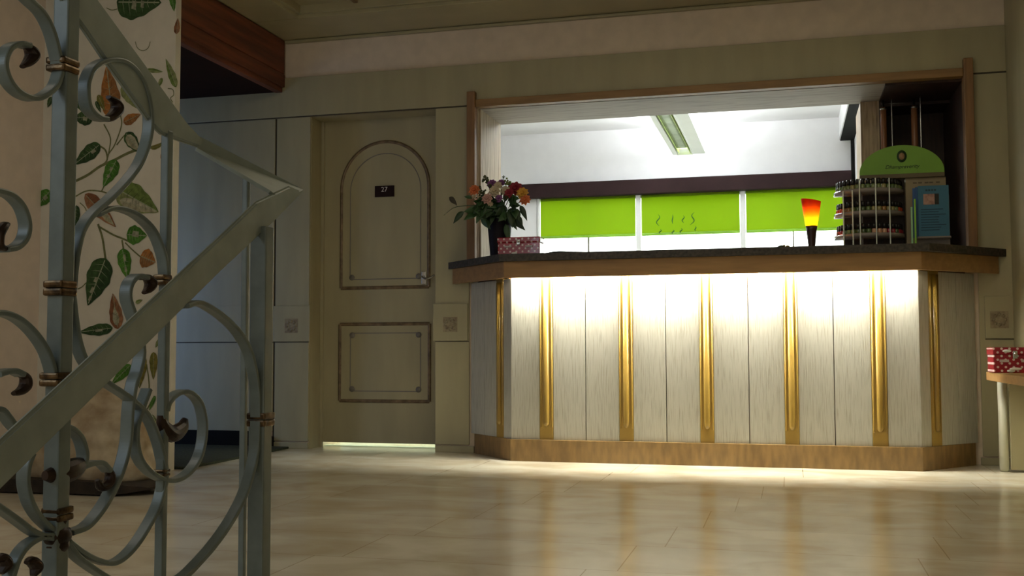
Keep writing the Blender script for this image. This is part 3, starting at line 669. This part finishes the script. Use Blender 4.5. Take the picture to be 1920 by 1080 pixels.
for ti, z in enumerate(TZ):
    n = 18
    for k in range(n):
        a_ = math.radians(188+164*k/(n-1)); x = NX+(RR-.020)*math.cos(a_); y = NY+(RR-.020)*math.sin(a_); z0 = z+.0045
        ci = tiercol[ti][(k*2//3) % 10]
        t = thing('nail_polish_bottle', 'small black-capped nail polish bottle in the curved row on the %s tier of the rack' % names[ti], 'nail polish bottle', (x, y, z0), 'nail polish bottles on the %s tier' % names[ti])
        if ci not in proto:
            b = MB(); b.lathe([(0, 0), (.0115, 0), (.0125, .003), (.0125, .034), (.009, .038), (0, .038)], 12); me1 = b.build('glass', bmats[ci]); b = MB(); b.lathe([(0, .038), (.0105, .038), (.0095, .066), (0, .068)], 10); me2 = b.build('cap', capm)
            proto[ci] = (me1, me2); me1.parent = t; me2.parent = t
        else:
            for q in proto[ci]:
                c2 = q.copy(); C.objects.link(c2); c2.parent = t
# arch sign + side board of the display
sg = rk
AX0, AX1, AZ = .366, .775, 1.482; AYY = 5.66
b = MB(); pts = [(AX0, AZ)]+[((AX0+AX1)/2-(AX1-AX0)/2*math.cos(PI*i/30), AZ+.008+.140*math.sin(PI*i/30)) for i in range(31)]+[(AX1, AZ)]
bm4 = bmesh.new(); ff = bm4.faces.new([bm4.verts.new((x, AYY, z)) for x, z in pts]); r = bmesh.ops.extrude_face_region(bm4, geom=[ff])
for q in r['geom']:
    if isinstance(q, bmesh.types.BMVert): q.co.y += .008
bmesh.ops.recalc_face_normals(bm4, faces=bm4.faces); b.add(bm4)
hd = b.build('header', mat('leaf_green_card', (.17, .36, .035), .5, noise=.05), sg)
b = MB(); b.box(AX0, AX1, AYY-.006, AYY+.03, AZ-.022, AZ, .002); b.build('header_rail', mat('brown_rail', (.13, .10, .045), .5), sg)
dg_ = mat('dark_green_ink', (.02, .05, .012), .6); cx = .573
b = MB(); b.lathe([(.0, 0), (.024, 0), (.024, .0015), (0, .0015)], 32, mx=Matrix.Translation((cx, AYY, AZ+.090)) @ Matrix.Rotation(PI/2, 4, 'X') @ Matrix.Diagonal((1, 1.3, 1, 1))); b.build('emblem', dg_, hd)
b = MB(); b.lathe([(.0, 0), (.014, 0), (.014, .0022), (0, .0022)], 32, mx=Matrix.Translation((cx, AYY, AZ+.090)) @ Matrix.Rotation(PI/2, 4, 'X') @ Matrix.Diagonal((1, 1.3, 1, 1))); b.build('emblem_centre', mat('emblem_tan', (.33, .20, .10), .6), hd)
text('Dhampraverity', .027, (cx, AYY-.001, AZ+.036), dg_, parent=hd, shear=.3)
cardm = mat('tan_card', (.30, .24, .14), .6, noise=.1)
b = MB(); b.box(.590, .782, AYY+.012, AYY+.07, ZT, AZ-.022, .002); b.build('side_board', cardm, sg)
b = MB()
for xx in (.625, .650, .681, .703, .735): b.box(xx, xx+.018, AYY+.0112, AYY+.012, 1.430, 1.437)
b.build('faint_print', mat('faint_ink', (.14, .11, .07), .7), sg)
b = MB(); b.box(AX0+.005, AX0+.012, AYY, AYY+.03, ZT, AZ-.022, .001); b.build('support', M['acrylic'], sg)
# blue leaflets in acrylic holder
lh = thing('leaflet_holder', 'clear holder of blue leaflets at the right end of the display', 'leaflet holder', (.7, 5.62, ZT))
b = MB(); b.box(.632, .790, 5.600, 5.603, ZT+.045, 1.152, .001); b.box(.632, .790, 5.635, 5.638, ZT, 1.36, .001); b.box(.632, .790, 5.600, 5.638, ZT+.045, ZT+.049); b.build('holder', M['acrylic'], lh)
for k in range(3):
    b = MB(); b.box(.640-.012*k, .785-.004*k, 5.608+.008*k, 5.610+.008*k, 1.148, 1.408-.004*k)
    lf = b.build('leaflet', mat('blue_leaflet%d' % k, ((.035, .15, .24), (.02, .09, .25), (.03, .10, .28))[k], .4, noise=.06), lh)
    if k == 0:
        b = MB(); b.box(.665, .735, 5.6065, 5.608, 1.312, 1.366); b.build('photo', mat('leaflet_photo', (.42, .26, .21), .5, scale=40, col2=(.20, .09, .08)), lf)
        b = MB(); b.box(.718, .738, 5.6055, 5.6065, 1.312, 1.366); b.build('photo_edge', capm, lf)
        b = MB()
        for r_ in range(9): b.box(.652, .652+random.uniform(.08, .12), 5.6072, 5.608, 1.286-.013*r_, 1.290-.013*r_)
        b.build('print_lines', mat('navy_ink', (.01, .05, .09), .6), lf)
        b = MB()
        for xx in (.676, .689, .703, .716): b.box(xx, xx+.010, 5.6072, 5.608, 1.381, 1.389)
        b.build('heading', mat('navy_ink2', (.01, .05, .07), .6), lf)
for k, (x, z0, z1, cc) in enumerate(((.606, 1.14, 1.30, (.4, .7, .4)), (.622, 1.145, 1.34, (.3, .6, .1)))):
    b = MB(); b.tube([(x, 5.585, ZT), (x, 5.585, z1)], .005, 10)
    b.build('edge_glint', mat('window_glint%d' % k, cc, .08, noise=.02), lh)  # green colour paints the windows' reflection on the acrylic edges
# ------------------------------------------------------------------ mat, stone
b = MB(); b.box(-5.1, -2.90, CY+.07, WY-.03, .001, .014, .004); tag(b.build('entrance_mat', M['mat']), 'dark green entrance mat on the floor beside the mural pier', 'mat')
def rockmesh(name, c_, sc, seed, mt, sub=5, amp=.25):
    rnd = random.Random(seed); b = bmesh.new(); bmesh.ops.create_icosphere(b, subdivisions=sub, radius=1)
    from mathutils import noise
    for v in b.verts:
        n_ = noise.noise(v.co*1.3+Vector((seed, 0, 0)))*amp+noise.noise(v.co*4+Vector((0, seed, 0)))*amp*.3+noise.noise(v.co*9)*amp*.1
        v.co *= 1+n_
        if v.co.z < -.55: v.co.z = -.55
        v.co = Vector((v.co.x*sc[0], v.co.y*sc[1], v.co.z*sc[2]))
    for f in b.faces: f.smooth = True
    b.transform(Matrix.Translation(c_)); m_ = MB(); m_.add(b); return m_
rx = onp(140, 935, 2, 0)
RXc, RYc = -2.93, 3.95
b = rockmesh('rock', (RXc, RYc+.02, .175), (.33, .19, .235), 3.3, M['rock'])
tag(b.build('boulder', M['rock']), 'mottled tan boulder at the foot of the leaf-painted pier', 'rock')
b = MB(); b.sweep(catmull([(RXc-.60, RYc-.05, .03), (RXc-.3, RYc-.06, .032), (RXc+.05, RYc-.05, .032), (RXc+.28, RYc-.08, .028), (RXc+.40, RYc-.12, .03)]), [(-.16, -.026), (.16, -.026), (.15, .026), (-.15, .026)], (0, 1, 0), lambda t: 1-.85*t**5)
tag(b.build('dark_slab', M['footing']), 'dark pointed driftwood slab lying under the tan boulder', 'footing')  # near-black flat shape, tapering to the right, under the boulder
# ------------------------------------------------------------------ painted leaves on the pier
cm = {'dg': ((.030, .085, .022), (.055, .13, .035)), 'bg': ((.07, .24, .02), (.11, .33, .04)), 'lg': ((.20, .30, .07), (.34, .40, .16)), 'or': ((.55, .22, .05), (.42, .19, .06)),
      'br': ((.32, .13, .055), (.45, .22, .11)), 'ol': ((.30, .26, .05), (.22, .22, .04)), 'pg': ((.30, .38, .20), (.45, .46, .32)), 'pc': ((.60, .58, .42), (.55, .52, .35))}
mlist = []; midx = {}
for k, (c1, c2) in cm.items():
    for j, c_ in enumerate((c1, c2)):
        midx[k, j] = len(mlist); mlist.append(mat('mural_%s%d' % (k, j), c_, .8, noise=.35, scale=45, lo=.3, hi=.7))
midx['rib'] = len(mlist); mlist.append(mat('mural_rib', (.40, .45, .30), .8))
midx['stem'] = len(mlist); mlist.append(mat('mural_stem', (.20, .22, .09), .8, noise=.2, scale=40))
midx['shade'] = len(mlist); mlist.append(mat('mural_outline', (.03, .06, .02), .8))
MU = MB()
lay = [0]
def wp(x, y): 
    p = onp(x, y, 1, CY); return Vector((p.x, CY-.0012-lay[0], p.z))
def mleaf(bx_, by_, tx, ty, wpx, kind, patch=None, bend=0):
    lay[0] += .00006
    B = wp(bx_, by_); T = wp(tx, ty); d = T-B; d.y = 0; L_ = d.length; d.normalize(); s_ = Vector((-d.z, 0, d.x)); K = 22
    W_ = wpx*.5*(CY/1970*1.08)
    def prof(t): return math.sin(PI*t**.72)**.8*(1-.25*t) if 0 < t < 1 else 0
    mids, lft, rgt = [], [], []
    for k in range(K+1):
        t = k/K; c_ = B+d*L_*t+s_*bend*math.sin(PI*t)*W_; wv_ = W_*prof(t)*(1+.05*math.sin(t*23+bx_))
        mids.append(c_); lft.append(c_+s_*wv_); rgt.append(c_-s_*wv_)
    y = Vector((0, 0, 0))
    for side, arr in ((0, lft), (1, rgt)):
        for k in range(K):
            pts = [mids[k], arr[k], arr[k+1], mids[k+1]]
            pts = [p for i, p in enumerate(pts) if (p-pts[i-1]).length > 1e-6]
            if len(pts) > 2: MU.poly(pts, midx[kind, side])
    # ribs
    dy = Vector((0, -.0004, 0)); t_ = W_*.035
    for k in range(1, K-1):
        MU.poly([mids[k]+s_*t_+dy, mids[k+1]+s_*t_+dy, mids[k+1]-s_*t_+dy, mids[k]-s_*t_+dy], midx['rib'])
    for k in range(3, K-3, 3):
        for sgn, arr in ((1, lft), (-1, rgt)):
            a_ = mids[k]+dy; e_ = mids[k].lerp(arr[min(K, k+2)], .8)+dy
            MU.poly([a_+d*t_*.6, e_, a_-d*t_*.6], midx['rib'] if kind in ('dg', 'bg', 'or') else midx['shade'])
    if patch:
        for (t0, t1, off, wd) in patch:
            c0 = B+d*L_*t0+s_*W_*off+dy*2; c1 = B+d*L_*t1+s_*W_*off+dy*2
            MU.poly([c0+s_*W_*wd, c1+s_*W_*wd*.8, c1-s_*W_*wd, c0-s_*W_*wd*.8], midx['pg', 1])
def mstem(P, wpx=4, k='stem'):
    lay[0] += .00002
    pts = catmull([wp(x, y) for x, y in P], 6); h = wpx*.5*CY/1970
    for i in range(len(pts)-1):
        d = pts[i+1]-pts[i]; d.y = 0
        if d.length < 1e-6: continue
        d.normalize(); s_ = Vector((-d.z, 0, d.x))*h
        MU.poly([pts[i]+s_, pts[i+1]+s_, pts[i+1]-s_, pts[i]-s_], midx[k])
mstem([(141, 340), (165, 328), (188, 312), (215, 300), (248, 284), (285, 276), (308, 268)], 6); mstem([(195, 233), (207, 258), (205, 282), (202, 296)], 3); mstem([(226, 215), (228, 235), (216, 270), (203, 290)], 3)
mstem([(186, 273), (198, 282), (201, 300), (190, 312)], 4); mstem([(219, 272), (230, 258), (236, 252)], 3); mstem([(139, 370), (163, 358), (190, 359), (210, 366)], 3); mstem([(195, 350), (190, 360)], 3)
mstem([(184, 420), (192, 445), (196, 470), (198, 486)], 5); mstem([(186, 425), (212, 440), (229, 447), (243, 453)], 4); mstem([(229, 450), (232, 468)], 4); mstem([(235, 455), (248, 468), (264, 482)], 3)
mstem([(146, 542), (154, 538), (162, 530)], 2.5); mstem([(275, 683), (279, 710), (279, 735), (268, 772)], 3); mstem([(262, 800), (275, 770), (290, 742)], 3); mstem([(265, 672), (272, 684)], 3)
mstem([(200, 15), (210, 19), (220, 17)], 2); mstem([(315, 166), (324, 168), (326, 178), (320, 184), (324, 192)], 2); mstem([(254, 78), (258, 90), (268, 95), (278, 90), (282, 78)], 1.6, 'stem'); mstem([(150, 380), (160, 390), (165, 405)], 2)
mleaf(219, 4, 303, 5, 78, 'dg', [(.35, .45, -.15, .25), (.55, .62, -.1, .2)]); mleaf(322, -12, 327, 22, 16, 'bg'); mleaf(331, 64, 334, 34, 15, 'br')
mleaf(275, 131, 306, 135, 10, 'lg'); mleaf(304, 146, 297, 165, 10, 'lg'); mleaf(331, 164, 311, 110, 18, 'lg'); mleaf(212, 222, 200, 124, 50, 'or'); mleaf(184, 178, 197, 208, 16, 'ol')
mleaf(228, 163, 258, 204, 24, 'lg'); mleaf(232, 230, 264, 214, 24, 'or'); mleaf(140, 176, 160, 214, 22, 'dg'); mleaf(175, 222, 138, 220, 34, 'dg', [(.3, .5, .1, .25)]); mleaf(180, 190, 190, 212, 10, 'dg')
mleaf(188, 271, 139, 309, 36, 'dg', [(.2, .35, .2, .2)]); mleaf(219, 300, 194, 351, 36, 'bg', [(.3, .4, -.1, .2), (.55, .65, 0, .2)]); mleaf(236, 249, 264, 287, 30, 'dg'); mleaf(238, 254, 262, 284, 22, 'pc')
mleaf(284, 279, 308, 270, 10, 'ol'); mleaf(303, 288, 308, 312, 8, 'br'); mleaf(218, 353, 298, 398, 62, 'lg'); mleaf(225, 376, 296, 398, 24, 'pc'); mleaf(160, 364, 218, 426, 36, 'br'); mleaf(192, 398, 214, 422, 15, 'pc')
mleaf(144, 385, 140, 434, 22, 'dg'); mleaf(238, 440, 276, 442, 42, 'bg', [(.3, .6, .1, .3)]); mleaf(199, 484, 165, 573, 62, 'dg', [(.42, .52, -.12, .12), (.62, .75, -.08, .13), (.8, .9, -.02, .1)])
mleaf(230, 466, 240, 524, 34, 'bg', [(.2, .42, .1, .18), (.6, .75, 0, .16)]); mleaf(264, 480, 292, 492, 42, 'or'); mleaf(222, 617, 212, 550, 33, 'br'); mleaf(220, 610, 215, 575, 16, 'pc'); mleaf(212, 615, 148, 623, 26, 'dg', [(.3, .5, .1, .2)])
mleaf(255, 568, 268, 562, 9, 'lg'); mleaf(250, 588, 243, 602, 9, 'bg'); mleaf(289, 660, 288, 712, 20, 'ol'); mleaf(268, 664, 262, 728, 26, 'ol'); mleaf(246, 684, 210, 720, 24, 'bg'); mleaf(184, 733, 224, 792, 48, 'dg')
mleaf(292, 742, 280, 770, 9, 'bg'); mleaf(280, 780, 296, 790, 14, 'pg'); mleaf(260, 806, 274, 862, 16, 'pg'); mleaf(95, 358, 70, 388, 34, 'bg', [(.3, .5, .1, .3)]); mleaf(98, 182, 90, 202, 14, 'dg'); mleaf(300, 636, 292, 652, 9, 'lg'); mleaf(310, 640, 300, 690, 14, 'ol')
o = MU.build('painted_leaves', mlist, col)
# ------------------------------------------------------------------ the wrought iron stair railing
PA, PB = -.85, -.75
rl = thing('stair_railing', 'grey painted wrought iron stair railing with scrolls and brass collars', 'railing', (-.8, 1.3, 0))
def A(x, y): return onp(x, y, 0, PA)
def Bp(x, y): return onp(x, y, 0, PB)
def rprof(w_, h_, r_=.003):
    o = []
    for cx_, cy_, a0 in ((w_/2-r_, h_/2-r_, 0), (-w_/2+r_, h_/2-r_, 90), (-w_/2+r_, -h_/2+r_, 180), (w_/2-r_, -h_/2+r_, 270)):
        for k in (0, 45, 90): o.append((cx_+r_*math.cos(math.radians(a0+k)), cy_+r_*math.sin(math.radians(a0+k))))
    return o
def bar(P, w_, h_, name='handrail', mt='iron_hand', upv=(1, 0, 0)):
    b = MB(); b.sweep(P, rprof(w_, h_), upv); return b.build(name, M[mt], rl)
def railpoly(P, fn, X, wd):
    b = MB(); bm5 = bmesh.new(); v = [bm5.verts.new((X-wd/2, *fn(x, y)[1:])) for x, y in P]; f_ = bm5.faces.new(v)
    r = bmesh.ops.extrude_face_region(bm5, geom=[f_])
    for q in r['geom']:
        if isinstance(q, bmesh.types.BMVert): q.co.x += wd
    bmesh.ops.recalc_face_normals(bm5, faces=bm5.faces)
    bmesh.ops.bevel(bm5, geom=[e for e in bm5.edges if abs(e.verts[0].co.x-e.verts[1].co.x) < 1e-5], offset=.0035, segments=3, affect='EDGES')
    b.add(bm5); return b.build('handrail', M['iron_hand'], rl)
railpoly([(-260, 1062), (0, 822), (200, 638), (409, 444), (478, 378), (540, 349), (566, 360), (517, 410), (409, 511), (200, 718), (0, 915), (-260, 1172)], Bp, PB, .009)
railpoly([(72, -148), (190, 13), (271, 124), (346, 228), (372, 256), (392, 272), (376, 279), (330, 263), (300, 252), (283, 236), (190, 109), (157, 60), (39, -101)], A, PA, .010)
bm6 = bmesh.new(); q8 = [A(372, 258), Bp(567, 358), Bp(530, 380), Bp(505, 360), A(368, 280)]
bm6.faces.new([bm6.verts.new(p) for p in q8]); b = MB(); b.add(bm6); o = b.build('handrail', M['iron_hand'], rl)
md = o.modifiers.new('t', 'SOLIDIFY'); md.thickness = .006; md.offset = 0
def vbar(fn, x, y, s_, ztop, name='baluster', zb=0.0):
    p = fn(x, y); b = MB(); b.box(p.x-s_/2, p.x+s_/2, p.y-s_/2, p.y+s_/2, zb, ztop, .002); b.build(name, M['iron'], rl); return p
vbar(A, 114, 540, .0215, 1.75, 'post'); vbar(A, 309, 540, .0125, A(313, 245).z)
vbar(A, 459, 600, .010, A(462, 318).z); vbar(Bp, 489, 700, .025, Bp(489, 425).z, 'newel')
def scroll(P, fn=A, w_=.0165, t_=.0065, tap=None, n=8):
    b = MB(); pth = catmull([fn(x, y) for x, y in P], n); b.sweep(pth, rprof(w_, t_, .0018), (1, 0, 0), tap); return b.build('scroll', M['iron'], rl, smooth=False)
def tip(P, fn=A, w_=.017, t_=.010):
    b = MB(); pth = catmull([fn(x, y) for x, y in P], 6)
    n_ = 12; pr2 = [(w_/2*math.cos(2*PI*i/n_), t_/2*math.sin(2*PI*i/n_)) for i in range(n_)]
    b.sweep(pth, pr2, (1, 0, 0), lambda t: .25+.95*math.sin(PI*(.08+.84*t))); return b.build('leaf_tip', M['bronze'], rl)
scroll([(20, -30), (50, 0), (75, 25), (92, 58), (103, 98), (108, 128)])
scroll([(110, 135), (98, 164), (68, 184), (38, 178), (14, 155), (3, 122), (12, 93), (32, 83), (50, 86)])
tip([(44, 84), (56, 92), (61, 104), (54, 116), (42, 125)])
scroll([(196, 224), (180, 220), (163, 203), (158, 178), (160, 150), (174, 125), (202, 113), (232, 118), (256, 141), (270, 172), (278, 215), (276, 255), (262, 300), (240, 334), (205, 371), (172, 400), (152, 428), (142, 462), (136, 500), (132, 543)])
tip([(188, 224), (206, 221), (219, 207), (217, 192), (203, 182)])
scroll([(130, 545), (136, 600), (144, 645), (160, 683), (196, 717), (237, 745), (272, 778), (292, 822), (303, 866), (306, 887)])
scroll([(308, 525), (303, 480), (286, 436), (260, 408), (233, 394), (206, 391), (180, 402)])
scroll([(271, 521), (254, 518), (240, 532), (236, 557), (244, 585), (256, 620), (262, 660), (256, 695), (247, 722), (240, 770), (236, 830), (222, 885), (196, 940), (162, 984), (128, 999)], w_=.018)
tip([(262, 521), (276, 521), (283, 531), (279, 542), (270, 549)])
scroll([(308, 770), (313, 754), (330, 738), (352, 736), (372, 757), (380, 800), (373, 850), (352, 885), (322, 901), (290, 893), (263, 868), (252, 836), (252, 800), (262, 765), (275, 730)])
tip([(302, 778), (306, 800), (322, 814), (340, 803), (347, 786)], w_=.020, t_=.020)
scroll([(306, 890), (303, 912), (293, 948), (274, 986), (244, 1030), (211, 1055), (178, 1050), (148, 1034), (122, 1014)])
scroll([(345, 574), (370, 568), (404, 586), (438, 616), (461, 652), (472, 690), (479, 735), (480, 782)], Bp, n=8)
scroll([(480, 790), (476, 850), (459, 915), (436, 965), (404, 1013), (368, 1055), (335, 1085), (280, 1110)], Bp)
scroll([(-8, 702), (8, 697), (24, 696), (38, 702)]); tip([(30, 699), (46, 706), (48, 722), (39, 733), (25, 738)], w_=.014)
scroll([(-30, 770), (-4, 768), (10, 782), (24, 800), (50, 820)])
scroll([(-30, 588), (0, 587), (25, 595), (47, 611), (66, 632), (82, 657), (92, 684), (98, 712)])
scroll([(-30, 355), (0, 360), (20, 369), (38, 390), (47, 420), (43, 446), (28, 463), (8, 468)]); tip([(12, 468), (-4, 460), (-6, 440), (4, 425), (14, 420)])
scroll([(55, 850), (46, 875), (44, 905), (52, 940), (68, 968), (88, 988), (106, 998)])
scroll([(-30, 935), (0, 955), (31, 977), (62, 999), (96, 1010)])
scroll([(104, 800), (128, 803), (146, 820), (155, 850), (152, 876)]); tip([(160, 866), (140, 878), (112, 888), (84, 892)], w_=.02, t_=.024)
scroll([(150, 876), (165, 870), (186, 868), (201, 882)]); tip([(192, 872), (206, 888), (203, 906), (190, 914), (182, 900)], w_=.014)
scroll([(104, 1002), (75, 1006), (47, 1022), (28, 1048), (14, 1090)]); scroll([(120, 1016), (140, 1042), (165, 1062), (200, 1085)])
tip([(-6, 1050), (4, 1046), (10, 1060), (2, 1075)]); tip([(50, 1055), (60, 1052), (68, 1064), (62, 1080)])
def collar(fn, x, y, sx, sy, h_, nm='collar', n=2):
    p = fn(x, y); b = MB()
    for k in range(n):
        zc = p.z+(k-(n-1)/2)*h_/n*.95
        b.box(p.x-sx/2, p.x+sx/2, p.y-sy/2, p.y+sy/2, zc-h_/n*.46, zc+h_/n*.46, .0028)
    b.build(nm, M['brass'], rl)
collar(A, 118, 124, .027, .030, .019); collar(A, 113, 541, .027, .030, .020); collar(A, 106, 711, .027, .030, .018); collar(A, 108, 963, .026, .028, .018)
collar(A, 305, 525, .019, .021, .016); collar(A, 304, 886, .017, .018, .011); collar(Bp, 489, 786, .030, .033, .0215)
p = A(108, 985); b = MB(); b.lathe([(.013, .012), (.010, -.002), (.012, -.012), (.015, -.024), (.010, -.032), (0, -.032)], 14, (p.x, p.y, p.z)); b.ball((p.x, p.y, p.z-.012), .016, 2, (1, 1.2, .9)); b.build('knot', M['bronze'], rl)
